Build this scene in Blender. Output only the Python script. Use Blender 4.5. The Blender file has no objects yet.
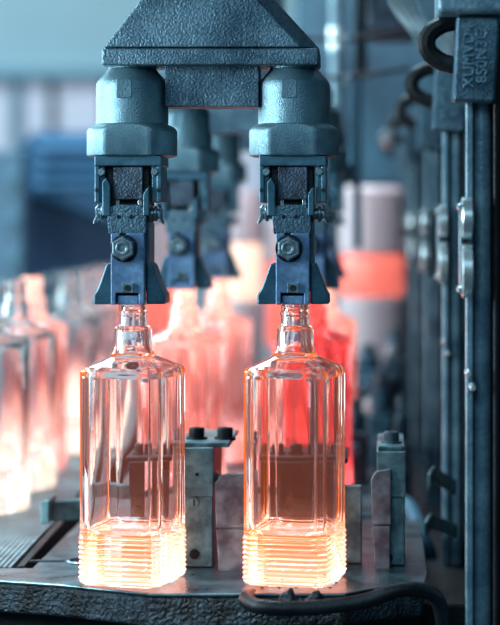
import bpy, bmesh, math, random
from mathutils import Vector, Matrix
random.seed(7)
S = bpy.context.scene
COL = S.collection
# ------------------------------------------------------------------ camera
F = 2003.0            # focal length in pixels (500 x 625 frame)
PX, PY = 378.0, 232.0 # principal point of the shifted lens
D0 = 1.7              # distance of the two front bottles
CZ = 0.296            # camera height above the dead plate
U = D0 / F            # metres per photo pixel at the front bottles
cd = bpy.data.cameras.new('camera'); cam = bpy.data.objects.new('camera', cd); COL.objects.link(cam)
cam.location = (0, 0, CZ); cam.rotation_euler = (math.pi/2, 0, 0)
cd.sensor_fit = 'AUTO'; cd.sensor_width = 36; cd.lens = F/625*36
cd.shift_x = -(PX-250)/625; cd.shift_y = -(312.5-PY)/625
cd.dof.use_dof = True; cd.dof.focus_distance = 1.70; cd.dof.aperture_fstop = 4.3
cd.clip_start = 0.05
S.camera = cam
# ------------------------------------------------------------------ world, lights, exposure
w = bpy.data.worlds.new('world'); S.world = w; w.use_nodes = True
bg = w.node_tree.nodes['Background']; bg.inputs[0].default_value = (0.26, 0.52, 0.66, 1); bg.inputs[1].default_value = 0.21
def area(name, loc, target, size, energy, color, size_y=None):
    l = bpy.data.lights.new(name, 'AREA'); l.energy = energy; l.color = color; l.size = size
    if size_y: l.shape = 'RECTANGLE'; l.size_y = size_y
    o = bpy.data.objects.new(name, l); COL.objects.link(o); o.location = loc
    o.rotation_euler = (Vector(target)-Vector(loc)).to_track_quat('-Z', 'Y').to_euler()
    return o
area('window_daylight', (-0.98, 1.42, 0.47), (-0.15, 1.70, 0.33), 0.35, 17, (0.78, 0.96, 1.0), 0.6)  # key light from the left, set close for stronger fall-off
area('roof_light', (-0.9, 3.4, 2.6), (0.0, 1.9, 0.1), 1.0, 70, (0.60, 0.88, 1.0))  # added rim lamp from above and behind
area('aisle_light', (-0.5, -0.7, 1.5), (0.0, 1.7, 0.2), 1.0, 17, (0.52, 0.80, 1.0))  # added fill from the camera side
area('hall_light', (-2.5, 4.6, 3.2), (-1.6, 8.0, 0.9), 1.5, 165, (0.74, 0.93, 1.0))  # added lamp to brighten the back wall
area('mould_lamp', (-0.1, 2.95, 0.85), (0.05, 3.2, 0.2), 0.3, 3, (1.0, 0.86, 0.88))  # added lamp to brighten the pale mould
area('side_window', (-1.7, 2.9, 0.75), (0.12, 2.0, 0.25), 0.8, 32, (0.70, 0.94, 1.0))  # added lamp to brighten the left edges of the columns
vs = S.view_settings
S.display_settings.display_device = 'sRGB'
vs.view_transform = 'Standard'; vs.look = 'None'; vs.gamma = 1; vs.use_curve_mapping = False; vs.exposure = 0.0
cy = S.cycles
cy.use_denoising = True
cy.max_bounces = 18; cy.transmission_bounces = 16; cy.glossy_bounces = 5; cy.diffuse_bounces = 3; cy.transparent_max_bounces = 12; cy.volume_bounces = 0
cy.caustics_reflective = True; cy.caustics_refractive = True; cy.sample_clamp_indirect = 6.0; cy.blur_glossy = 0.3

# ------------------------------------------------------------------ helpers
def P(x, y, D):
    """photo pixel + real distance -> place in the hall"""
    return Vector(((x-PX)*D/F, D, CZ+(PY-y)*D/F))
def lin(r, g, b):
    return tuple(((c/255)/12.92 if c/255 <= .04045 else ((c/255+.055)/1.055)**2.4) for c in (r, g, b)) + (1,)
def new_mat(name):
    m = bpy.data.materials.new(name); m.use_nodes = True
    nt = m.node_tree; return m, nt, nt.nodes['Principled BSDF'], nt.nodes['Material Output']
def metal(name, c1, c2=None, rough=0.42, metallic=0.8, scale=60, bump=0.25, detail=6, grime=18, dist=0.002, glint_speck=.12):
    m, nt, b, out = new_mat(name)
    N, L = nt.nodes, nt.links
    tc = N.new('ShaderNodeTexCoord')
    n1 = N.new('ShaderNodeTexNoise'); n1.inputs['Scale'].default_value = grime; n1.inputs['Detail'].default_value = 6
    n2 = N.new('ShaderNodeTexNoise'); n2.inputs['Scale'].default_value = scale; n2.inputs['Detail'].default_value = detail
    L.new(tc.outputs['Object'], n1.inputs['Vector']); L.new(tc.outputs['Object'], n2.inputs['Vector'])
    r = N.new('ShaderNodeValToRGB'); c2 = c2 or tuple(v*0.55 for v in c1[:3])+(1,)
    r.color_ramp.elements[0].position = 0.38; r.color_ramp.elements[0].color = c2
    r.color_ramp.elements[1].position = 0.62; r.color_ramp.elements[1].color = c1
    L.new(n1.outputs['Fac'], r.inputs['Fac'])
    sr = N.new('ShaderNodeMapRange'); sr.inputs['From Min'].default_value = .35; sr.inputs['From Max'].default_value = .65
    sr.inputs['To Min'].default_value = 1-glint_speck; sr.inputs['To Max'].default_value = 1+glint_speck; L.new(n2.outputs['Fac'], sr.inputs['Value'])  # fine metallic sparkle painted into the base colour
    vm = N.new('ShaderNodeVectorMath'); vm.operation = 'SCALE'; L.new(r.outputs['Color'], vm.inputs[0]); L.new(sr.outputs['Result'], vm.inputs['Scale'])
    L.new(vm.outputs['Vector'], b.inputs['Base Color'])
    mr = N.new('ShaderNodeMapRange'); mr.inputs['To Min'].default_value = max(rough-.12, .05); mr.inputs['To Max'].default_value = rough+.15
    L.new(n1.outputs['Fac'], mr.inputs['Value']); L.new(mr.outputs['Result'], b.inputs['Roughness'])
    b.inputs['Metallic'].default_value = metallic
    if bump:
        bp = N.new('ShaderNodeBump'); bp.inputs['Strength'].default_value = bump; bp.inputs['Distance'].default_value = dist
        L.new(n2.outputs['Fac'], bp.inputs['Height']); L.new(bp.outputs['Normal'], b.inputs['Normal'])
    return m
def glass(name, vol, volk, base, basek, z0, z1, body=None, bodyk=0.0, tint=(1, 1, 1, 1), rough=0.0):
    """hot glass: refracts, glows through its own thickness and most at the thick base that cools last"""
    m, nt, b, out = new_mat(name)
    N, L = nt.nodes, nt.links
    b.inputs['Transmission Weight'].default_value = 1; b.inputs['Roughness'].default_value = rough
    b.inputs['IOR'].default_value = 1.5; b.inputs['Base Color'].default_value = tint
    tc = N.new('ShaderNodeTexCoord'); sp = N.new('ShaderNodeSeparateXYZ'); L.new(tc.outputs['Object'], sp.inputs[0])
    mr = N.new('ShaderNodeMapRange'); mr.interpolation_type = 'SMOOTHSTEP'
    mr.inputs['From Min'].default_value = z1; mr.inputs['From Max'].default_value = z0
    mr.inputs['To Min'].default_value = bodyk; mr.inputs['To Max'].default_value = basek
    L.new(sp.outputs['Z'], mr.inputs['Value'])
    mix = N.new('ShaderNodeMixRGB'); mix.inputs[1].default_value = body or base; mix.inputs[2].default_value = base
    mr2 = N.new('ShaderNodeMapRange'); mr2.inputs['From Min'].default_value = z1; mr2.inputs['From Max'].default_value = z0
    L.new(sp.outputs['Z'], mr2.inputs['Value']); L.new(mr2.outputs['Result'], mix.inputs[0])
    L.new(mix.outputs[0], b.inputs['Emission Color']); L.new(mr.outputs['Result'], b.inputs['Emission Strength'])
    if volk:
        e = N.new('ShaderNodeEmission'); e.inputs[0].default_value = vol; e.inputs[1].default_value = volk
        L.new(e.outputs[0], out.inputs['Volume'])
    return m
def hot(name, color, k):
    m, nt, b, out = new_mat(name)
    N, L = nt.nodes, nt.links
    b.inputs['Base Color'].default_value = color; b.inputs['Roughness'].default_value = .35
    n = N.new('ShaderNodeTexNoise'); n.inputs['Scale'].default_value = 14
    tc = N.new('ShaderNodeTexCoord'); L.new(tc.outputs['Object'], n.inputs['Vector'])
    mr = N.new('ShaderNodeMapRange'); mr.inputs['To Min'].default_value = k*.6; mr.inputs['To Max'].default_value = k*1.4
    L.new(n.outputs['Fac'], mr.inputs['Value']); L.new(mr.outputs['Result'], b.inputs['Emission Strength'])
    b.inputs['Emission Color'].default_value = color
    return m
def plain(name, c, rough=.7, emis=0):
    m, nt, b, out = new_mat(name)
    N, L = nt.nodes, nt.links
    n = N.new('ShaderNodeTexNoise'); n.inputs['Scale'].default_value = 3; n.inputs['Detail'].default_value = 5
    tc = N.new('ShaderNodeTexCoord'); L.new(tc.outputs['Object'], n.inputs['Vector'])
    r = N.new('ShaderNodeValToRGB')
    r.color_ramp.elements[0].color = tuple(v*.85 for v in c[:3])+(1,); r.color_ramp.elements[1].color = c
    L.new(n.outputs['Fac'], r.inputs['Fac']); L.new(r.outputs['Color'], b.inputs['Base Color'])
    b.inputs['Roughness'].default_value = rough
    if emis:
        b.inputs['Emission Color'].default_value = c; b.inputs['Emission Strength'].default_value = emis
    return m

class MB:
    """collects shapes for ONE mesh object"""
    def __init__(s): s.bm = bmesh.new()
    def _new(s, vs, fs):
        v = [s.bm.verts.new(p) for p in vs]
        for f in fs:
            try: s.bm.faces.new([v[i] for i in f])
            except ValueError: pass
        return v
    def box(s, x0, x1, y0, y1, z0, z1):
        vs = [(x, y, z) for x in (x0, x1) for y in (y0, y1) for z in (z0, z1)]
        return s._new(vs, [(0,1,3,2),(4,6,7,5),(0,4,5,1),(2,3,7,6),(0,2,6,4),(1,5,7,3)])
    def obox(s, c, ax, ay, az):
        c, ax, ay, az = map(Vector, (c, ax, ay, az))
        vs = [c+ax*i+ay*j+az*k for i in (-1, 1) for j in (-1, 1) for k in (-1, 1)]
        return s._new(vs, [(0,1,3,2),(4,6,7,5),(0,4,5,1),(2,3,7,6),(0,2,6,4),(1,5,7,3)])
    def prism(s, poly, y0, y1, poly2=None):
        """polygon in x,z swept from y0 to y1 (poly2: outline at y1)"""
        n = len(poly); p2 = poly2 or poly
        vs = [(x, y0, z) for x, z in poly]+[(x, y1, z) for x, z in p2]
        fs = [tuple(range(n)), tuple(range(2*n-1, n-1, -1))]+[(i, n+i, n+(i+1) % n, (i+1) % n) for i in range(n)]
        return s._new(vs, fs)
    def prismz(s, poly, z0, z1):
        n = len(poly)
        vs = [(x, y, z0) for x, y in poly]+[(x, y, z1) for x, y in poly]
        fs = [tuple(range(n)), tuple(range(2*n-1, n-1, -1))]+[(i, n+i, n+(i+1) % n, (i+1) % n) for i in range(n)]
        return s._new(vs, fs)
    def rings(s, rings, cap0=True, cap1=True):
        n = len(rings[0]); vs = [p for r in rings for p in r]; fs = []
        for k in range(len(rings)-1):
            for i in range(n):
                j = (i+1) % n; fs.append((k*n+i, k*n+j, (k+1)*n+j, (k+1)*n+i))
        if cap0: fs.append(tuple(range(n-1, -1, -1)))
        if cap1: fs.append(tuple(range((len(rings)-1)*n, len(rings)*n)))
        return s._new(vs, fs)
    def lathe(s, prof, c=(0, 0, 0), axis='Z', seg=32, cap=True):
        c = Vector(c); rs = []
        for r, h in prof:
            ring = []
            for i in range(seg):
                a = 2*math.pi*i/seg; p, q = r*math.cos(a), r*math.sin(a)
                ring.append(c+Vector({'Z': (p, q, h), 'Y': (p, h, q), 'X': (h, p, q)}[axis]))
            rs.append(ring)
        return s.rings(rs, cap, cap)
    def hexa(s, c, r, h0, h1, axis='Y', turn=0.3):
        c = Vector(c); rs = []
        for h, k in ((h0, .9), (h0+(h1-h0)*.25, 1), (h1, 1)):
            ring = []
            for i in range(6):
                a = 2*math.pi*i/6+turn; p, q = r*k*math.cos(a), r*k*math.sin(a)
                ring.append(c+Vector({'Z': (p, q, h), 'Y': (p, h, q), 'X': (h, p, q)}[axis]))
            rs.append(ring)
        return s.rings(rs)
    def tube(s, pts, r, seg=10):
        pts = [Vector(p) for p in pts]; rs = []; n = len(pts)
        for i, p in enumerate(pts):
            t = (pts[min(i+1, n-1)]-pts[max(i-1, 0)]).normalized()
            if i == 0: a = t.cross(Vector((0, 0, 1)) if abs(t.z) < .9 else Vector((0, 1, 0))).normalized()
            else: a = (a-t*a.dot(t)).normalized()
            b = a.cross(t); rr = r[i] if isinstance(r, (list, tuple)) else r
            rs.append([p+a*rr*math.cos(2*math.pi*k/seg)+b*rr*math.sin(2*math.pi*k/seg) for k in range(seg)])
        return s.rings(rs)
    def build(s, name, mat, parent=None, bevel=0.0, seg=2, smooth=35, loc=None):
        bmesh.ops.recalc_face_normals(s.bm, faces=s.bm.faces[:])
        me = bpy.data.meshes.new(name); s.bm.to_mesh(me); s.bm.free()
        me.materials.append(mat)
        for p in me.polygons: p.use_smooth = True
        me.set_sharp_from_angle(angle=math.radians(smooth))
        o = bpy.data.objects.new(name, me); COL.objects.link(o)
        if parent: o.parent = parent
        if loc is not None: o.location = loc
        if bevel:
            b = o.modifiers.new('bevel', 'BEVEL'); b.width = bevel; b.segments = seg; b.limit_method = 'ANGLE'; b.angle_limit = math.radians(40)
            b.harden_normals = True
        return o
def bez(pts, n=8):
    """smooth curve through points"""
    pts = [Vector(p) for p in pts]; out = []
    for i in range(len(pts)-1):
        p0 = pts[max(i-1, 0)]; p1 = pts[i]; p2 = pts[i+1]; p3 = pts[min(i+2, len(pts)-1)]
        for k in range(n):
            t = k/n
            out.append(.5*((2*p1)+(p2-p0)*t+(2*p0-5*p1+4*p2-p3)*t*t+(-p0+3*p1-3*p2+p3)*t**3))
    out.append(pts[-1]); return out
def tag(o, label, cat, group=None):
    o['label'] = label; o['category'] = cat
    if group: o['group'] = group
    return o
def thing(name, label, cat, loc=(0, 0, 0), rz=0, group=None):
    o = bpy.data.objects.new(name, None); COL.objects.link(o); o.location = loc; o.rotation_euler = (0, 0, rz); o.empty_display_size = .02
    return tag(o, label, cat, group)
def part(name, parent):
    o = bpy.data.objects.new(name, None); COL.objects.link(o); o.parent = parent; o.empty_display_size = .01
    return o
def struct(o):
    o['kind'] = 'structure'; return o
def copy_tree(o, parent=None):
    c = o.copy(); COL.objects.link(c)
    if parent: c.parent = parent
    for ch in [x for x in bpy.data.objects if x.parent == o]: copy_tree(ch, c)
    return c
def dup(o, loc, label, rz=None):
    c = copy_tree(o); c.location = loc; c['label'] = label
    if rz is not None: c.rotation_euler[2] = rz
    return c

# ------------------------------------------------------------------ materials
M = dict(
    cast=metal('cast_steel', lin(92, 124, 142), lin(54, 82, 100), .36, .6, 520, .5, 10, 25, .003, .3),
    cast_dark=metal('dark_cast_steel', lin(64, 84, 104), lin(30, 42, 56), .46, .4, 560, .5, 8, 60, .003, .2),
    housing=metal('ground_cast_steel', lin(118, 152, 166), lin(74, 108, 124),   .38, .65, 800, .35, 8, 22, .002, .16),
    blue=metal('blued_steel', lin(108, 144, 182), lin(78, 112, 150), .36, .3, 240, .15, 8, 26, .001, .2),
    jaw=metal('jaw_steel', lin(70, 112, 132), lin(48, 84, 102), .36, .6, 300, .15, 6, 30, .001),
    black=metal('blackened_steel', lin(30, 40, 48), lin(12, 17, 22), .46, .5, 300, .4),
    bright=metal('bright_steel', lin(215, 228, 232), lin(190, 206, 212), .22, .7, 90, .05),
    bolt=metal('bolt_steel', lin(140, 164, 176), lin(92, 116, 128), .33, .7, 300, .2),
    plate=metal('worn_plate_steel', lin(122, 144, 152), lin(66, 86, 96), .30, .75, 160, .4, 8, 34),
    edge=metal('oily_cast_iron', lin(46, 64, 76), lin(16, 24, 30), .36, .4, 300, .9, 8, 50, .005),
    bracket=metal('bracket_steel', lin(122, 160, 166), lin(72, 102, 110), .40, .55, 160, .25, 6, 40),
    pad=metal('heat_stained_pad', lin(140, 150, 158), lin(104, 98, 108), .42, .4, 100, .25, 6, 50),
    rail=metal('painted_rail_steel', lin(124, 158, 174), lin(84, 118, 138), .34, .25, 260, .3, 6, 30),
    belt=metal('belt_wire', lin(158, 176, 182), lin(120, 140, 148), .42, .4, 80, .1),
    cabinet=plain('blue_cabinet_paint', lin(72, 136, 182), .5),  # lighter blue paints the light falling on the hood
    cabinet_dark=plain('dark_blue_paint', lin(46, 82, 118), .6),
    post=plain('pale_blue_paint', lin(120, 160, 186), .5),
    frame=metal('teal_frame_steel', lin(62, 108, 130), lin(38, 76, 96), .45, .4, 20, .2, 6, 6),
    wall=plain('pale_hall_wall', lin(176, 208, 220), .8),
    band=plain('grey_blue_beam', lin(128, 176, 198), .7),
    window=plain('daylit_window', lin(200, 208, 226), .4, .35),
    floor=plain('dark_floor', lin(60, 76, 88), .7),
    cable=plain('cable_sheath', lin(70, 100, 114), .45),
    mould=plain('pale_mould_iron', lin(208, 196, 204), .55),  # pale mauve tone put in for the haze
)
M['glass'] = glass('hot_clear_glass', lin(255, 108, 5), 14, lin(255, 222, 205), .34, 0.004, .056, lin(255, 140, 110), .0)
M['glass_hot'] = glass('hot_coral_glass', lin(255, 120, 96), 7, lin(255, 190, 164), .36, .235, .12, lin(250, 104, 92), .07, (1, .86, .83, 1))  # emission raised towards the neck to brighten the shoulders
M['glass_red'] = glass('hot_red_glass', lin(255, 60, 60), 10, lin(255, 118, 104), .26, .23, .15, lin(220, 56, 64), .10, (1, .45, .45, 1))  # emission likewise raised at the neck to brighten it
M['glass_cream'] = glass('hot_cream_glass', lin(255, 120, 80), 0, lin(255, 226, 200), .26, 0.0, .15, lin(255, 96, 76), .0)
M['gob'] = hot('glowing_glass_gob', lin(255, 122, 108), .72)
M['gob_cream'] = hot('white_hot_glass_gob', lin(255, 214, 190), .9)

# ------------------------------------------------------------------ the hall
m = MB(); m.box(-6, 4, 8.0, 8.2, -1, 4.0); struct(m.build('wall_back', M['wall']))
m = MB(); m.box(-6, 4, -3, 8.2, -1.05, -1.0); struct(m.build('floor', M['floor']))
zb = P(0, 78, 7.9).z
m = MB(); m.box(-6, 4, 7.86, 8.0, P(0, 79, 7.9).z, P(0, 70, 7.9).z); struct(m.build('trim_1', M['band']))
for i, (xa, xb) in enumerate(((-90, -52), (-42, 12), (24, 50), (57, 104), (112, 158), (166, 212), (220, 266))):
    a, b = P(xa, 82, 7.95), P(xb, 215, 7.95)
    m = MB(); m.box(a.x, b.x, 7.93, 8.0, b.z, a.z); o = struct(m.build('window_%d' % (i+1), M['window']))
    f = MB()
    t = .03
    f.box(a.x-t, b.x+t, 7.90, 7.99, a.z, a.z+t); f.box(a.x-t, b.x+t, 7.90, 7.99, b.z-t, b.z)
    f.box(a.x-t, a.x, 7.90, 7.99, b.z, a.z); f.box(b.x, b.x+t, 7.90, 7.99, b.z, a.z)
    f.build('window_frame', M['band'], o)

# far cabinet with a sloped louvred hood, pale post
D = 4.6
t = thing('control_cabinet', 'big dark blue machine cabinet with louvred sloping hood before the pale wall', 'cabinet', (P(70, 0, D).x, D, -1.0))
ox, oz = P(70, 0, D).x, -1.0
def px_(x, D=D): return P(x, 0, D).x-ox
def pz_(y, D=D): return P(0, y, D).z-oz
m = MB(); m.box(px_(22), px_(150), .05, .7, 0, pz_(190)); m.build('cabinet_body', M['cabinet_dark'], t, .006)
m = MB()
m.prism([(px_(22), pz_(190)), (px_(150), pz_(235)), (px_(150), pz_(132)), (px_(34), pz_(132)), (px_(22), pz_(146))], -.02, .65)
m.build('hood', M['cabinet'], t, .006)
for k in range(4):
    m = MB(); m.obox((px_(92), -.03, pz_(143+k*13)), ((px_(150)-px_(34))/2.2, 0, 0), (0, .012, .004), (0, .006, .008)); m.build('louvre', M['cabinet'], t)
D = 4.2
ox, oz = P(8, 0, D).x, -1.0
t = thing('bolted_post', 'pale blue bolted steel post beside the dark blue cabinet', 'post', (ox, D, oz))
m = MB(); m.box(P(-16, 0, D).x-ox, P(22, 0, D).x-ox, 0, .08, 0, P(0, 150, D).z-oz); m.build('post_body', M['post'], t, .004)
for y in (178, 218, 258, 298):
    m = MB(); m.lathe([(.012, -.012), (.014, -.008), (.014, 0.001)], (P(13, 0, D).x-ox, 0, P(0, y, D).z-oz), 'Y', 12); m.build('bolt', M['band'], t)

# ------------------------------------------------------------------ machine bed and dead plates
m = MB(); m.box(-.30, .15, 1.84, 4.35, -.9, -.045)
tag(m.build('machine_bed', M['black'], None, .004), 'dark oily iron machine bed under the worn steel plates', 'machine')
# front dead plate: polygonal front edge, oily cast lip below
D = 1.72
def gx(x, y):   # a pixel on the plate top
    Dg = F*CZ/(y-PY); return ((x-PX)*Dg/F, Dg)
plate_poly = [gx(-60, 576), gx(60, 584), gx(150, 593.5), gx(345, 593.5), gx(372, 588), gx(424, 584), gx(428, 573)]
plate_poly += [(gx(428, 573)[0], 2.06), (-.305, 2.06), (-.305, 1.765), (gx(-60, 576)[0], 1.765)]
t = thing('dead_plate', 'worn steel plate with dark oily lip carrying the two big clear bottles', 'plate', (0, 0, 0), 0, 'dead plates')
m = MB(); m.prismz(plate_poly, -.003, 0); m.build('plate_top', M['plate'], t, .0015)
lip = plate_poly[:6]
front = [(x, y-.001) for x, y in lip]
m = MB()
back = [(x, 1.755) for x, y in reversed(lip)]
m.prismz(front+back, -.028, -.003); m.build('plate_lip', M['edge'], t, .004, 3)
m = MB()
pts = [(x, y+.006) for x, y in lip]
m.prismz([(x, y+.03) for x, y in pts]+[(pts[5][0], 1.79), (pts[0][0], 1.79)], -.13, -.028); m.build('plate_skirt', M['black'], t, .005, 3)
m = MB()
for i in range(26):
    a = math.pi*i/25; 
ring = []
cx, cyy = gx(86, 562)
m.tube([(cx+.016*math.cos(a*.25), cyy+.016*math.sin(a*.25), .0012) for a in range(26)], .0012, 6); m.build('locating_ring', M['bolt'], t)
m = MB(); p, q = gx(30, 561), gx(64, 561); m.box(p[0], q[0], p[1]-.004, p[1]+.004, -.001, .0006); m.build('slot', M['black'], t)
for kx in range(5):
    for ky in range(2):
        m = MB(); p = gx(262+kx*17+ky*6, 588-ky*5); m.lathe([(.0014, 0.0002), (.0014, .0006)], (p[0], p[1], 0), 'Z', 8); m.build('vent_hole', M['black'], t)
# plates of the two sections behind
for k, lab in ((1, 'worn steel plate under the hot coral bottles of the nearer row behind'), (2, 'worn steel plate under the hot coral bottles of the farthest row')):
    y0 = 1.66+.452*k
    m = MB(); m.box(-.29, .0, y0, y0+.40, -.03, 0); tag(m.build('dead_plate', M['plate'], None, .002), lab, 'plate', 'dead plates')

# oily black bar hooked across the front lip, cullet on it
pts = [P(318, 606, 1.70), P(280, 606, 1.63), P(256, 604, 1.618), P(248, 600, 1.625), P(252, 598, 1.64)]
path = bez([P(252, 596, 1.655), P(246, 600, 1.625), P(262, 607, 1.605), P(310, 608, 1.60), P(360, 602, 1.60), P(400, 590, 1.60), P(428, 592, 1.61), P(440, 606, 1.62), P(446, 650, 1.63)], 6)
m = MB(); m.tube(path, .0062, 12); tag(m.build('hooked_bar', M['black']), 'black oily bar with hooked end lying along the plate lip', 'bar')
def shard(name, c, r, seed, label):
    rnd = random.Random(seed); m = MB()
    n = 7; base = [(c[0]+r*rnd.uniform(.6, 1.2)*math.cos(i*6.283/n), c[1]+.5*r*math.sin(i*6.283/n), c[2]) for i in range(n)]
    mid = [(c[0]+(x-c[0])*rnd.uniform(.5, .9), c[1]+(y-c[1])*.7, c[2]+r*rnd.uniform(.4, .9)) for x, y, z in base]
    top = [(c[0]+(x-c[0])*.3+r*.2, c[1]+(y-c[1])*.3, c[2]+r*rnd.uniform(.9, 1.3)) for x, y, z in base]
    m.rings([base, mid, top]); return tag(m.build(name, M['edge'], None, 0, smooth=15), label, 'cullet', 'burnt crumbs on the plate lip')
p = P(288, 603, 1.615); shard('burnt_crumb', p, .010, 3, 'taller jagged black burnt crumb standing by the hooked bar')
p = P(315, 604, 1.612); shard('burnt_crumb', p, .009, 5, 'lower flat black burnt crumb beside the jagged one')

# ------------------------------------------------------------------ conveyor
bd = Vector((-.03, 1, 0)); bx = Vector((1, .03, 0))
be = Vector((-.314, 1.66, 0))   # near end of the belt's inner edge
t = thing('conveyor', 'ribbed steel conveyor belt running off past the hot moving bottles', 'conveyor', be)
t.rotation_euler = (0, 0, .03)
m = MB(); m.box(-.34, -.004, .115, 2.6, -.035, -.008); m.build('belt_bed', M['frame'], t, .003)
m = MB()
for k in range(66):
    x = -.009-k*.0049
    m.box(x-.0016, x+.0016, .115, 2.6, -.009, -.0005)
m.build('belt_ribs', M['belt'], t)
m = MB(); m.box(-.003, .004, .115, 2.6, -.04, .0); m.build('side_strip', M['black'], t, .001)
# added rails on posts, standing in for bright streaks of moving bottles
for zz in (.215, .175):
    m = MB(); m.tube([(-.19, .2, zz), (-.19, 2.5, zz)], .008, 10)
    g = m.build('guide_rail', M['bright'], t); g['label'] = 'pale polished guide rail'
    for yy in (.5, 1.3, 2.2):
        m = MB(); m.tube([(-.19, yy, zz), (-.23-zz*.1, yy, zz), (-.23-zz*.1, yy, -.01)], .004, 8); m.build('rail_post', M['bolt'], g)
# flat pusher finger reaching over the plate
a, b = P(46, 518, 1.95), P(150, 524, 1.99)
t = thing('pusher_finger', 'flat steel pusher finger lying behind the bottle nearest the conveyor', 'pusher', (0, 0, 0))
m = MB(); m.obox(((a.x+b.x)/2, 1.97, CZ+(PY-508)*1.97/F), ((b.x-a.x)/2, .02, 0), (0, .006, 0), (0, 0, .0095)); m.build('finger_bar', M['bracket'], t, .0015)
m = MB(); m.obox((a.x+.004, 1.94, CZ+(PY-508)*1.95/F), (.004, 0, 0), (0, .022, 0), (0, 0, .0115)); m.build('finger_tip', M['bracket'], t, .0015)

# ------------------------------------------------------------------ bottles
def sect(W, ch):
    """outline of a square with cut, softly rounded corners, as (angle, radius)"""
    h = W/2; c = ch; pts = []
    for q in range(4):
        a = q*math.pi/2; e = h-c
        side = [(h, -e+2*e*(k/9)) for k in range(10)]
        cut = [(h-c*.12, e+c*.22), (h-c*.5, e+c*.5), (h-c*.78, e+c*.88)]
        for x, y in side+cut: pts.append((x*math.cos(a)-y*math.sin(a), x*math.sin(a)+y*math.cos(a)))
    return [(math.atan2(y, x), math.hypot(x, y)) for x, y in pts]
def bottle_mesh(mat, nm, ribs=True, seg64=True):
    u = U; W = 85.5*u; ch = 8*u
    sq = sect(W, ch)
    def ring(z, k, rc=None, mix=0):   # k scale of the square, mix towards a circle rc
        return [(((1-mix)*r*k+mix*(rc or 0))*math.cos(a), ((1-mix)*r*k+mix*(rc or 0))*math.sin(a), z*u) for a, r in sq]
    R = [ring(0, .90), ring(1.2, .965), ring(3.5, 1.0)]
    if ribs:
        for i in range(9):
            z = 5+i*4.9
            R += [ring(z, 1.0), ring(z+1.5, 1.022), ring(z+2.8, 1.022), ring(z+4.2, 1.0)]
    R += [ring(51, .995), ring(58, .995), ring(140, .993), ring(208, .993), ring(210.5, .99), ring(212.2, .97)]
    rn = 19.5
    R += [ring(214.5, .91), ring(217.5, .80, rn*u, .04), ring(220.5, .68, rn*u, .15), ring(223, .58, 24*u, .45), ring(225.5, .5, 22.5*u, .85), ring(229, .5, 20.5*u, 1), ring(232, .5, rn*u, 1),
          ring(236, 0, 18.8*u, 1), ring(250, 0, 18.8*u, 1), ring(252.5, 0, 18.8*u, 1), ring(254, 0, 17.8*u, 1), ring(255, 0, 15*u, 1), ring(259, 0, 14.4*u, 1), ring(264, 0, 14.2*u, 1),
          ring(265.5, 0, 15.6*u, 1), ring(268, 0, 15.6*u, 1), ring(269.5, 0, 14.2*u, 1), ring(274, 0, 14*u, 1), ring(275.5, 0, 15*u, 1), ring(281, 0, 15*u, 1), ring(283, 0, 14*u, 1)]
    # mouth, then down the inside
    R += [ring(283, 0, 10.5*u, 1), ring(281, 0, 9.6*u, 1), ring(256, 0, 9.6*u, 1), ring(250, 0, 12.5*u, 1), ring(234, 0, 13*u, 1), ring(226, .4, 15*u, .9), ring(221, .55, rn*u, .5), ring(216, .68, rn*u, .22), ring(211, .82, rn*u, .06),
          ring(204, .895, 36*u, .08), ring(140, .91, 37*u, .12), ring(64, .91, 37*u, .12), ring(55, .88, 36*u, .15), ring(50, .75, 32*u, .3), ring(48, .5, 22*u, .6)]
    m = MB(); m.rings(R)
    o = m.build(nm, mat, None, 0, smooth=28)
    return o
TH = math.radians(-14)
GX = {0: 130.0, 1: 292.0}
FX = 3.0
def axis(side, sec):
    return ((GX[side]+FX-PX)*U, D0+.452*sec)
b0 = bottle_mesh(M['glass'], 'glass_bottle'); x, y = axis(0, 0); b0.location = (x, y, .0004); b0.rotation_euler[2] = TH
tag(b0, 'clear square glass bottle with glowing ribbed base, nearer the conveyor belt', 'bottle', 'clear bottles on the front plate')
x, y = axis(1, 0); b1 = dup(b0, (x, y, .0004), 'clear square glass bottle with red glow inside, above the hooked black bar')
r0 = bottle_mesh(M['glass_red'], 'glass_bottle'); x, y = axis(1, 1); r0.location = (x, y, .0004); r0.rotation_euler[2] = TH
tag(r0, 'hot coral red bottle just behind the red glowing clear bottle', 'bottle', 'hot bottles in the rows behind')
h0 = bottle_mesh(M['glass_hot'], 'glass_bottle'); x, y = axis(0, 1); h0.location = (x, y, .0004); h0.rotation_euler[2] = TH
tag(h0, 'hot coral bottle just behind the clear bottle nearer the conveyor', 'bottle', 'hot bottles in the rows behind')
for sd, sec, lab in ((0, 2, 'hot coral bottle in the farther row, on the conveyor side of its plate'),
                     (1, 2, 'hot coral bottle in the farther row, on the column side of its plate')):
    x, y = axis(sd, sec); dup(h0, (x, y, .0004), lab)
c0 = bottle_mesh(M['glass_cream'], 'glass_bottle')
rnd = random.Random(4)
order = ('first', 'second', 'third', 'fourth', 'fifth', 'sixth', 'seventh', 'eighth', 'ninth', 'tenth')
for i in range(10):
    yy = .46+i*.19
    p = be+bd*yy+bx*(-.082+rnd.uniform(-.012, .012))
    o = dup(h0, p, '') if i == 2 else c0 if i == 0 else dup(c0, p, '')
    o.location = (p.x, p.y, .0003); o.rotation_euler[2] = rnd.uniform(-.5, .5)
    tag(o, ('coral hot bottle, ' if i == 2 else 'cream glowing bottle, ')+order[i]+' from the viewer in the conveyor line', 'bottle', 'hot bottles in line on the conveyor')

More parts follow.
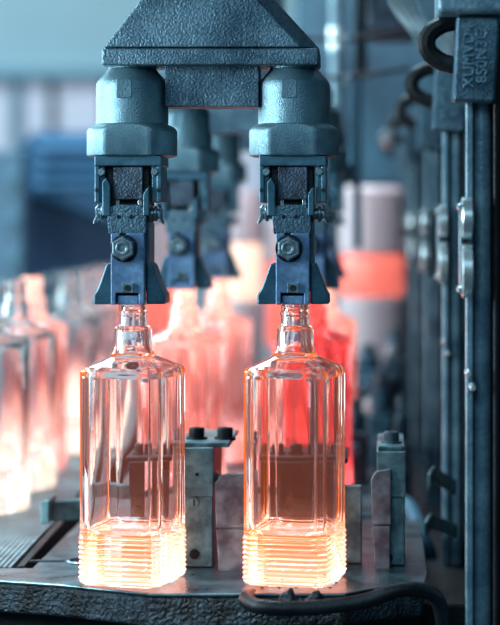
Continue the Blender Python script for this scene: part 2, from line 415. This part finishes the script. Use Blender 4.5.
# ------------------------------------------------------------------ take-out arms
def cyl_x(m, x0, x1, y, z, r, seg=14): m.lathe([(r*.8, x0), (r, x0+.001), (r, x1-.001), (r*.8, x1)], (0, y, z), 'X', seg)
def gripper(arm, gx0, nm):
    """one tong head, in photo-pixel units about its own axis; z=0 at the jaw bottoms (pixel row 303)"""
    g = part(nm, arm); g.location = (gx0*U, 0, 0); u = U
    Z = lambda y: (303-y)*u
    # housing: round neck with a nut-like collar
    m = MB(); n = 96; rs = []
    def rg(R, y, flat=None):
        o = []
        for i in range(n):
            a = 2*math.pi*i/n; r = R
            if flat: r = min(R, flat/max(abs(math.sin(a)), 1e-6))
            o.append((r*u*math.cos(a), r*u*math.sin(a), Z(y)))
        return o
    rs = [rg(40, 157.5, 36), rg(44.5, 156, 38), rg(45, 154, 38.4), rg(45, 133, 38.4)]
    for R, y in ((44.5, 130.5), (43, 128.6), (41.5, 127.4), (40, 126.4), (38.5, 125.6), (37.2, 125.2)): rs.append(rg(R, y, 38.4))
    rs += [rg(36.2, 124.5), rg(36, 122), rg(36, 88), rg(35.4, 84), rg(33.5, 80.5), rg(29, 75.5), rg(25.5, 71.5), rg(24, 69), rg(24, 66)]
    m.rings(rs); m.build('housing', M['housing'], g, 0, smooth=30)
    m = MB(); m.prism([(-11*u, Z(100)), (3*u, Z(100)), (4*u, Z(98)), (4*u, Z(84)), (2*u, Z(82)), (-11*u, Z(82))], -37.3*u, -30*u); m.lathe([(1*u, -37.8*u), (1*u, -36*u)], (-3*u, 0, Z(92)), 'Y', 8)
    m.build('housing_boss', M['housing'], g, .001)
    m = MB(); m.box(-33*u, 33*u, -34*u, 32*u, Z(167), Z(157)); m.build('mounting_plate', M['jaw'], g, .001)
    for s in (-1, 1):
        m = MB(); m.box(s*23*u, s*32*u, -30*u, 28*u, Z(203), Z(167)); m.box(s*28*u, s*33*u, -33*u, -29*u, Z(203), Z(167)); m.build('cheek_block', M['jaw'], g, .001)
        m = MB(); m.hexa((s*26*u, 0, Z(173)), 4*u, -34*u, -28*u); m.lathe([(3*u, -33*u), (3*u, -36*u)], (s*26*u, 0, Z(173)), 'Y', 10); m.build('cap_screw', M['bolt'], g)
        m = MB(); m.lathe([(2.2*u, -32.0*u-.0012), (2.2*u, -30*u)], (s*30.5*u, 0, Z(191)), 'Y', 10); m.build('dowel_hole', M['black'], g)
        # link arm with slanted top
        m = MB(); x0, x1 = (-25, -17) if s < 0 else (15, 21)
        top = (180, 186) if s < 0 else (192, 187)
        m.prism([(x0*u, Z(216)), (x1*u, Z(216)), (x1*u, Z(top[1])), ((x0+x1)/2*u, Z(top[0]-2)), (x0*u, Z(top[0]+3))], -36*u, -24*u); m.build('link_arm', M['jaw'], g, .001)
        m = MB(); m.box(min(s*9, s*13)*u, max(s*9, s*13)*u, -28*u, -24*u, Z(206), Z(199)); m.build('stop_pin', M['bright'], g, .0006)
        # hinge pin with cotter clip
        m = MB(); cyl_x(m, min(s*18, s*33)*u, max(s*18, s*33)*u, -22*u, Z(214), 5.5*u); m.build('hinge_pin', M['bolt'], g)
        m = MB(); m.tube([(s*30*u, -25*u, Z(206)), (s*32*u, -30*u, Z(209)), (s*31*u, -31*u, Z(216)), (s*34*u, -28*u, Z(223)), (s*30*u, -26*u, Z(219))], 1.3*u, 6); m.build('cotter_clip', M['bolt'], g)
        m = MB(); cyl_x(m, min(s*24, s*28)*u, max(s*24, s*28)*u, -22*u, Z(214), 8*u); m.build('washer', M['bolt'], g)
    m = MB(); m.box(-14.5*u, 14.5*u, -33*u, 12*u, Z(200), Z(168)); m.build('piston_block', M['cast_dark'], g, .001)
    m = MB(); m.box(-22*u, 20*u, -24*u, 20*u, Z(207), Z(166)); m.build('core_block', M['black'], g, .001)
    m = MB(); m.prism([(-19*u, Z(234)), (18*u, Z(234)), (18*u, Z(208)), (10*u, Z(205)), (-12*u, Z(205)), (-21*u, Z(209))], -34.5*u, -18*u); m.build('yoke', M['cast'], g, .001)
    for xx in (-9, 3):
        m = MB(); m.lathe([(2*u, -34.5*u-.0006), (2*u, -33*u)], (xx*u, 0, Z(217)), 'Y', 10); m.build('yoke_hole', M['black'], g)
    # front plate with a notch at the foot
    m = MB(); m.prism([(-16.5*u, Z(303.5)), (-11.5*u, Z(303.5)), (-11.5*u, Z(292)), (11*u, Z(292)), (11*u, Z(303.5)), (16.5*u, Z(303.5)), (16.5*u, Z(233)), (-1*u, Z(233)), (-3.5*u, Z(238)), (-7*u, Z(238)), (-8*u, Z(233)), (-16.5*u, Z(233))], -37*u, -22*u)
    m.build('front_plate', M['blue'], g, .0009)
    m = MB(); m.box(-10.3*u, 10.3*u, -35*u, -21*u, Z(303.5), Z(294.5)); m.build('foot_insert', M['blue'], g, .0009)
    m = MB(); m.box(-15.5*u, 19.5*u, -22*u, 20*u, Z(291), Z(207)); m.box(-15.5*u, 15.5*u, -21.9*u, -16.8*u, Z(303), Z(290)); m.build('tong_body', M['black'], g, .001)  # second box: black backing added to keep the notch gap dark
    m = MB(); m.box(14*u, 20*u, -24*u, 22*u, Z(264), Z(222)); m.build('flank_plate', M['jaw'], g, .001)
    m = MB(); m.lathe([(13.5*u, -39*u), (13.5*u, -36.9*u)], (-3.5*u, 0, Z(248)), 'Y', 28); wsh = m.build('bolt_washer', M['black'], g, .0004)
    m = MB(); m.hexa((-3.5*u, 0, Z(248)), 12.2*u, -49*u, -38.8*u, 'Y', .52)
    m.lathe([(3*u, -49.0*u), (4*u, -49.6*u), (6.5*u, -49.6*u), (7.2*u, -48.8*u)], (-3.5*u, 0, Z(248)), 'Y', 20, False); m.build('hex_bolt', M['bolt'], g, .0005)
    m = MB(); m.box(-5*u, 6*u, -40*u, -36.8*u, Z(291.5), Z(282)); sqn = m.build('square_nut', M['bracket'], g, .0005)
    m = MB(); m.lathe([(2.0*u, -41*u), (3*u, -41*u), (3.3*u, -39.8*u)], (.5*u, 0, Z(287)), 'Y', 12); m.build('nut_screw', M['black'], g)
    # two flared jaws
    for s in (-1, 1):
        prof = [(16.6, 262), (22, 263), (23.5, 266), (28, 279), (31, 287), (33, 291), (35.3, 293.5), (35.6, 303.5), (16.6, 303.5)]
        m = MB(); m.prism([(s*a*u, Z(b)) for a, b in prof], -24*u, 22*u); m.build('jaw', M['jaw'], g, .0016, 3)
    return g
def takeout_arm(label):
    t = thing('takeout_arm', label, 'machine arm', ((130+2.2-PX)*U, D0, CZ+(PY-303)*U), 0, 'take-out arms'); u = U
    X = lambda x: (x-132.2+2)*u
    Z = lambda y: (303-y)*u
    # gusset: cast wedge with a raised front face
    m = MB()
    fr = [(X(106), Z(50)), (X(300), Z(50)), (X(212), Z(-46)), (X(181), Z(-46))]
    bk = [(X(104), Z(50)), (X(318), Z(50)), (X(230), Z(-46)), (X(176), Z(-46))]
    m.prism(fr, -30*u, -14*u, bk); m.prism(bk, -14*u, 26*u); m.build('gusset', M['cast'], t, .0015)
    m = MB(); m.box(X(104), X(318), -32*u, 30*u, Z(68), Z(51)); m.build('ledge', M['cast'], t, .002)
    m = MB(); m.box(X(165), X(258), -20*u, 20*u, Z(108), Z(66)); m.build('crossbar', M['cast'], t, .001)
    m = MB(); m.box(X(176), X(232), -18*u, 24*u, Z(-46), Z(-140)); m.build('arm_post', M['cast_dark'], t, .002)
    gripper(t, 0, 'tong_head'); gripper(t, 162, 'tong_head')
    return t
arm = takeout_arm('nearest cast take-out arm, sharp, gripping the two clear bottles')
for k, lab in ((1, 'middle take-out arm, blurred, gripping the nearer row of coral bottles'), (2, 'farthest take-out arm, most blurred, gripping the farther row of coral bottles')):
    l = arm.location.copy(); l.y += .452*k; dup(arm, l, lab)

# ------------------------------------------------------------------ brackets on the plate
def bracket(name, label, D, x0, x1, y0, yb, blade, depth=.09, mat='bracket', one=False):
    base = P((x0+x1)/2, yb, D); base.z = 0
    t = thing(name, label, 'bracket', base, 0, 'stop brackets on the front plate')
    Xl = lambda x: (x-PX)*D/F-base.x
    Zl = lambda y: CZ+(PY-y)*D/F
    m = MB(); m.box(Xl(x0), Xl(x1), 0, depth, .0005, Zl(y0+12)); m.build('bracket_body', M[mat], t, .0015)
    m = MB(); m.box(Xl(x0)-.001, Xl(x1)+.0008, -.003, depth+.002, Zl((y0+yb)/2-8), Zl(y0+11.5)); m.build('face_plate', M[mat], t, .0012)
    m = MB(); m.box(Xl(x0)-(0 if one else .006), Xl(x1)+(0 if one else .014), .004, depth+.03, Zl(y0+12), Zl(y0+7)); m.build('top_slab', M[mat], t, .001)
    for xx in ((x0+x1)/2,) if one else ((x0+9, x1+9) if x1-x0 < 45 else (x0+10, (x0+x1)/2, x1-10)):
        m = MB(); m.lathe([(7.5*D/F, 0), (8*D/F, .001), (8*D/F, .0095), (7*D/F, .0105), (4*D/F, .0105), (4*D/F, .007)], (Xl(xx), .035, Zl(y0+7.2)), 'Z', 20); m.lathe([(11*D/F, -.001), (11*D/F, .002)], (Xl(xx), .035, Zl(y0+7.2)), 'Z', 20); m.build('cap_screw', M['bolt' if one else 'black'], t)
    xm = x0+(x1-x0)*.36
    m = MB(); m.lathe([(1.8*D/F, -.0034), (1.8*D/F, -.002)], (Xl(xm+3), 0, Zl(y0+38)), 'Y', 12); m.build('small_hole', M['black'], t)
    for yy in (y0+66, y0+118):
        m = MB(); m.lathe([(4.5*D/F, -.0042), (5*D/F, -.003), (5*D/F, .001)], (Xl(xm), 0, Zl(yy)), 'Y', 18); sc = m.build('slotted_screw', M[mat] if yy < y0+100 else M['black'], t)
        m = MB(); m.box(Xl(xm)-.0006, Xl(xm)+.0006, -.0046, -.0035, Zl(yy)-.003, Zl(yy)+.003); m.build('screw_slot', M['black'], sc)
    if blade:
        a, b, c, d, dn = blade   # x range, top, bottom, nearer by dn
        mid = (c+d)/2+2
        m = MB(); m.prism([(Xl(a+1), Zl(mid)), (Xl(b), Zl(mid)), (Xl(b), Zl(c-3)), (Xl(a+5), Zl(c)), (Xl(a), Zl(c+8))], -dn, -dn+.008); m.build('upper_blade', M['pad'], t, .0012)
        m = MB(); m.prism([(Xl(a+4), Zl(d)), (Xl(b-1), Zl(d-2)), (Xl(b-1), Zl(mid+1)), (Xl(a+1), Zl(mid+1))], -dn-.001, -dn+.007); m.build('lower_blade', M['pad'], t, .0012)
        m = MB(); m.tube([(Xl(b-6), -dn+.006, Zl(c+20)), (Xl(x1-3) if a > x0 else Xl(x0+5), .03, Zl(c+4))], .0035, 8); m.build('strut', M['bracket'], t)
    return t
bracket('stop_bracket', 'grey steel stop bracket with reddish blade standing between the clear bottles', 1.765, 184, 213, 436, 572, (216, 246, 474, 574, .012))
bracket('stop_bracket', 'dark stop bracket seen through the red glowing clear bottle', 1.80, 262, 332, 452, 566, None, .07, 'black')
bracket('stop_bracket', 'steel stop bracket with narrow blade standing at the plate corner by the columns', 1.775, 378, 405, 440, 570, (371, 391, 470, 572, .012), one=True)
bracket('stop_bracket', 'dark stop bracket seen through the clear bottle nearer the conveyor', 1.80, 132, 158, 452, 566, None, .05, 'black')
D = 1.785; m = MB(); a, b = P(343, 486, D), P(362, 566, D); m.box(a.x, b.x, D, D+.012, .0005, a.z); tag(m.build('stop_plate', M['bracket'], None, .0015), 'upright grey steel strip peeking out beside the red glowing bottle', 'plate')

# ------------------------------------------------------------------ guide columns on the side of the columns
def column(label, letters):
    D = 1.6; base = P(477, 640, D); t = thing('guide_column', label, 'column', base, 0, 'guide columns'); base = base.copy()
    Xl = lambda x: (x-PX)*D/F-base.x
    Zl = lambda y: CZ+(PY-y)*D/F-base.z
    zt = Zl(20)
    m = MB(); m.box(Xl(466), Xl(473.5), 0, .02, -.7, zt); m.build('rail_strip', M['rail'], t, .0015)
    m = MB(); m.lathe([(9.5*D/F, -.7), (9.5*D/F, zt)], (Xl(482.5), .012, 0), 'Z', 28); m.build('guide_rod', M['rail'], t)
    m = MB(); m.box(Xl(473), Xl(505), .018, .05, -.7, zt); m.box(Xl(493), Xl(499), -.004, .03, -.7, zt); m.build('back_channel', M['black'], t, .002)
    m = MB(); m.prism([(Xl(452), Zl(102.5)), (Xl(494), Zl(104)), (Xl(499), Zl(19)), (Xl(456), Zl(17))], -.016, .014); g = m.build('name_tag', M['cast'], t, .003, 3)
    for k, (tx, xx) in enumerate(letters):
        cu = bpy.data.curves.new('cast_letters', 'FONT'); cu.body = tx; cu.size = 15*D/F; cu.extrude = .0012; cu.bevel_depth = .0003; cu.align_x = 'CENTER'; cu.align_y = 'CENTER'; cu.space_character = 1.05
        cu.materials.append(M['housing']); o = bpy.data.objects.new('cast_letters', cu); COL.objects.link(o); o.parent = g
        o.location = (Xl(xx), -.0165, Zl(58)); o.rotation_euler = (math.pi/2, -math.pi/2, 0)
    for (y0, y1) in ((197, 240), (243, 298)):
        m = MB(); r = (y1-y0)/2*D/F; m.lathe([(r*.93, Xl(461)), (r, Xl(462.5)), (r, Xl(471)), (r*.93, Xl(472.5))], (0, -.006, Zl((y0+y1)/2)), 'X', 36); m.build('roller', M['bright'], t)
    m = MB(); m.box(Xl(459.5), Xl(462), -.012, .03, Zl(292), Zl(202)); m.build('roller_plate', M['bolt'], t, .0006)
    for y in (207, 289, 372, 386):
        m = MB(); m.lathe([(.6*4*D/F, -.020), (4*D/F, -.017), (4*D/F, .0)], (Xl(460 if y < 300 else 468 if y < 380 else 472), 0, Zl(y)), 'Y', 12); m.build('cap_screw', M['bright'], t)
    # half-ring handle beside the tag
    pts = [(Xl(459+ (34)*math.cos(a)*.95), .012, Zl(42)+22*D/F*math.sin(a)) for a in [math.radians(70+ i*220/14) for i in range(15)]]
    m = MB(); m.tube(pts, .0075, 10); m.build('ring_handle', M['black'], t)
    return t
c = column('nearest guide column, lettered cast tag and two silver rollers', (('XUMVD4', 468), ('8S0N3C', 481)))
for k, (x, lab) in enumerate(((451, 'second guide column from the viewer, its lettered tag partly hidden'), (432, 'third guide column from the viewer, blurred'),
                              (418, 'fourth guide column from the viewer, very blurred'), (408, 'fifth and farthest guide column, very blurred'))):
    Dk = 1.6+.45*(k+1); dup(c, P(x, 0, Dk)*1 - Vector((0, 0, P(x, 0, Dk).z - c.location.z)), lab)
# machine side behind the columns, beam above them
m = MB(); m.box(.165, .6, 1.66, 4.6, -.9, 1.2); m.box(.155, .17, 3.5, 4.36, -.9, 1.2)
tag(m.build('side_frame', M['black'], None, .004), 'black machine side frame behind the row of guide columns', 'machine frame')
a, b = P(436, -30, 1.62), P(520, 19, 1.62)
m = MB(); m.box(a.x, b.x, 1.57, 1.66, b.z, a.z); tag(m.build('top_rail', M['rail'], None, .004), 'pale steel rail end above the nearest lettered tag', 'rail')
# bent clips on the column side
def clip(label, pts, D, wdt=.012):
    P3 = [P(x, y, D+dd) for x, y, dd in pts]; m = MB()
    n = len(P3); th = Vector((0, 0, .0024))
    rs = []
    for i, p in enumerate(P3):
        d = (P3[min(i+1, n-1)]-P3[max(i-1, 0)]); d.y = 0; d.normalize(); nrm = Vector((-d.z, 0, d.x))*.0018
        rs.append([p+nrm+Vector((0, -wdt, 0)), p-nrm+Vector((0, -wdt, 0)), p-nrm+Vector((0, wdt, 0)), p+nrm+Vector((0, wdt, 0))])
    m.rings(rs); return tag(m.build('bent_clip', M['bracket'], None, .0008), label, 'clip', 'bent clips on the columns')
def strap(label, pts, D, hh):
    m = MB(); P3 = [P(x, y, D+dd) for x, y, dd in pts]; n = len(P3); rs = []
    for i, p in enumerate(P3):
        d = (P3[min(i+1, n-1)]-P3[max(i-1, 0)]); d.z = 0; d.normalize(); nr = Vector((-d.y, d.x, 0))*.0018
        rs.append([p+nr+Vector((0, 0, -hh)), p-nr+Vector((0, 0, -hh)), p-nr+Vector((0, 0, hh)), p+nr+Vector((0, 0, hh))])
    m.rings(rs); return tag(m.build('bent_clip', M['bracket'], None, .0008), label, 'clip', 'bent clips on the columns')
strap('upper bent steel clip reaching from the second column', [(429, 482, -.04), (431, 477, -.02), (434, 474, 0), (455, 488, .03)], 1.95, .0075)
strap('lower bent steel clip reaching from the second column', [(425, 530, -.03), (428, 524, -.02), (431, 521, 0), (456, 531, .03)], 1.95, .007)

# ------------------------------------------------------------------ far machinery
D = 3.6
def pxbox(m, x0, x1, y0, y1, D, dep): a, b = P(x0, y0, D), P(x1, y1, D); m.box(a.x, b.x, D, D+dep, b.z, a.z)
m = MB(); pxbox(m, 296, 440, -60, 186, D, .3); tag(m.build('valve_box', M['frame'], None, .01), 'blurred teal valve box high behind the arms', 'machine')
m = MB(); pxbox(m, 318, 425, 150, 385, 4.4, .1); tag(m.build('section_panel', M['mould'], None, .01), 'pale mauve machine panel behind the glowing mould', 'panel')  # pale panel added in place of haze
D = 2.9
t = thing('upright_pipe', 'blurred teal upright pipe rising beside the middle arm', 'pipe', P(337, 180, D))
m = MB(); h = 260*D/F; m.lathe([(7.5*D/F, -.02), (7.5*D/F, h)], (0, 0, 0), 'Z', 20); m.build('pipe_body', M['rail'], t)
for y in (50, 142, 172): m = MB(); m.lathe([(9.5*D/F, 0), (9.5*D/F, .033)], (0, 0, (180-y)*D/F), 'Z', 20); m.build('pipe_collar', M['bright'], t)  # bright collars put in for blurred highlights on the pipe
m = MB(); m.lathe([(4.5*D/F, -.1), (4.5*D/F, h)], P(357, 180, D), 'Z', 16); tag(m.build('upright_pipe', M['frame'], None), 'thin plain upright pipe next to the collared teal one', 'pipe')
m = MB(); pxbox(m, 355, 367, -40, 72, 2.8, .05); tag(m.build('black_upright', M['black'], None, .004), 'black upright bar between the pipes and the dark block', 'bar')  # black strip built where a dark gap shows
m = MB(); pxbox(m, 367, 418, -40, 30, 2.7, .2); tag(m.build('cast_block', M['cast_dark'], None, .006), 'dark cast block hanging above the cables', 'machine block')
for (y, x0, x1, yb, bxp, lab) in ((38, 300, 420, 26, 346, 'upper thin tie rod with a bright clamp'), (76, 300, 410, 68, 348, 'lower thin tie rod with a bright clamp')):
    D = 2.6; t = thing('tie_rod', lab, 'rod', P(x0, y, D)); o0 = P(x0, y, D)
    m = MB(); m.tube([Vector((0, 0, 0)), P(bxp, y+2, D)-o0, P(x1, yb, D)-o0], .0028, 8); m.build('rod_bar', M['black'], t)
    m = MB(); q = P(bxp, y+3, D)-o0; m.box(q.x-.005, q.x+.003, -.008, .006, q.z-.007, q.z+.007); m.build('clamp', M['bolt'], t, .002)
for i, (x, y, r) in enumerate(((388, 138, 9), (372, 408, 10), (391, 352, 6))):
    D = 2.9; m = MB(); m.lathe([(r*.3*D/F, -.012), (r*.8*D/F, -.009), (r*D/F, -.003), (r*D/F, .02)], P(x, y, D), 'Y', 20)
    tag(m.build('round_valve', M['bright']), ('bright round valve cap high beside the column row', 'bright blurred valve cap low behind the corner bracket', 'small bright valve cap in the dark valve gear')[i], 'cap', 'valve caps')  # bright discs put in for blurred highlights
rnd = random.Random(11)
for i in range(6):
    D = 2.3+.12*i; xs = 380+i*9
    p = [P(xs, -30, D), P(xs+14, 8+i*3, D-.05), P(xs+34, 34+i*5, D-.1), P(min(xs+46, 446), 58+i*8, D-.1)]
    m = MB(); m.tube(bez(p, 6), .0026, 8); tag(m.build('cable', M['cable']), 'thin grey cable behind the ring handles, '+order[i]+' of six counted towards the columns', 'cable', 'cables above the columns')
# dark valve gear low behind the corner bracket
for i, (x0, x1, y0, y1, D) in enumerate(((342, 368, 402, 470, 2.35), (368, 392, 372, 470, 2.55), (392, 412, 398, 500, 2.4), (352, 384, 346, 402, 3.0), (384, 404, 330, 396, 3.1))):
    base = P((x0+x1)/2, y1, D); t = thing('valve_block', ('dark valve block nearest the red glowing bottle', 'tall dark valve block behind the corner bracket', 'narrow dark valve block against the columns', 'farther dark valve block below the glowing mould', 'farthest small valve block beside the columns')[i], 'valve', base, 0, 'valve gear behind the corner bracket')
    s = D/F; hw = (x1-x0)/2*s; h = (y1-y0)*s
    m = MB(); m.box(-hw, hw, 0, .09, -.0445-base.z, h*.55); m.build('valve_body', M['frame' if i % 2 else 'cast_dark'], t, .004)
    m = MB(); m.lathe([(hw*.7, h*.55), (hw*.75, h*.6), (hw*.75, h*.78), (hw*.45, h*.82), (hw*.45, h)], (0, .03, 0), 'Z', 20); m.build('valve_stem', M['frame'], t)
    m = MB(); m.hexa((0, .03, h*.86), hw*.55, 0, .012, 'Z'); m.build('valve_nut', M['bolt'], t)
    m = MB(); m.lathe([(hw*.4, -.014), (hw*.5, -.01), (hw*.5, 0)], (0, 0, h*.3), 'Y', 16); m.build('port_plug', M['rail'], t)
m = MB(); m.tube(bez([P(398, 500, 2.2), P(412, 512, 2.15), P(422, 540, 2.1), P(428, 556, 2.1), P(428, 566, 2.1)], 6), .010, 10); tag(m.build('hose', M['frame']), 'dull grey hose bending down beside the plate corner', 'hose')
# blow moulds with hot glass
def mould(label, x0, x1, y0, y1, D, g0, g1, gm):
    base = P((x0+x1)/2, y1, D); t = thing('blow_mould', label, 'mould', base, 0, 'blow moulds'); s = D/F; r = (x1-x0)/2*s
    zz = lambda y: (y1-y)*s
    m = MB(); m.lathe([(r, zz(y1)-.05), (r, zz(g1)-.004), (r*.9, zz(g1))], (0, 0, 0), 'Z', 32); m.build('mould_base', M['mould'], t)
    m = MB(); m.lathe([(r*.9, zz(g0)), (r, zz(g0)+.004), (r, zz(y0)-.01), (r*.8, zz(y0))], (0, 0, 0), 'Z', 32); m.build('mould_head', M['mould'], t)
    m = MB(); m.lathe([(r*.93, zz(g1)+.0005), (r*1.02, zz(g1)+.012), (r*.98, (zz(g1)+zz(g0))/2), (r*1.02, zz(g0)-.012), (r*.93, zz(g0)-.0005)], (0, 0, 0), 'Z', 32); m.build('hot_glass', gm, t)
    return t
mould('pale mauve mould with coral glowing band beside the column row', 340, 404, 186, 338, 3.2, 254, 296, M['gob'])  # pale mould put in place of drifting steam
mould('pale mould with cream glowing band behind the arms', 222, 262, 190, 420, 3.3, 243, 300, M['gob_cream'])
mould('pale mould with coral glowing band hidden behind the front bottles', 120, 176, 200, 420, 3.3, 270, 330, M['gob'])
mould('pale mould with coral glowing band between the two front arms', 266, 334, 215, 420, 3.4, 262, 345, M['gob'])
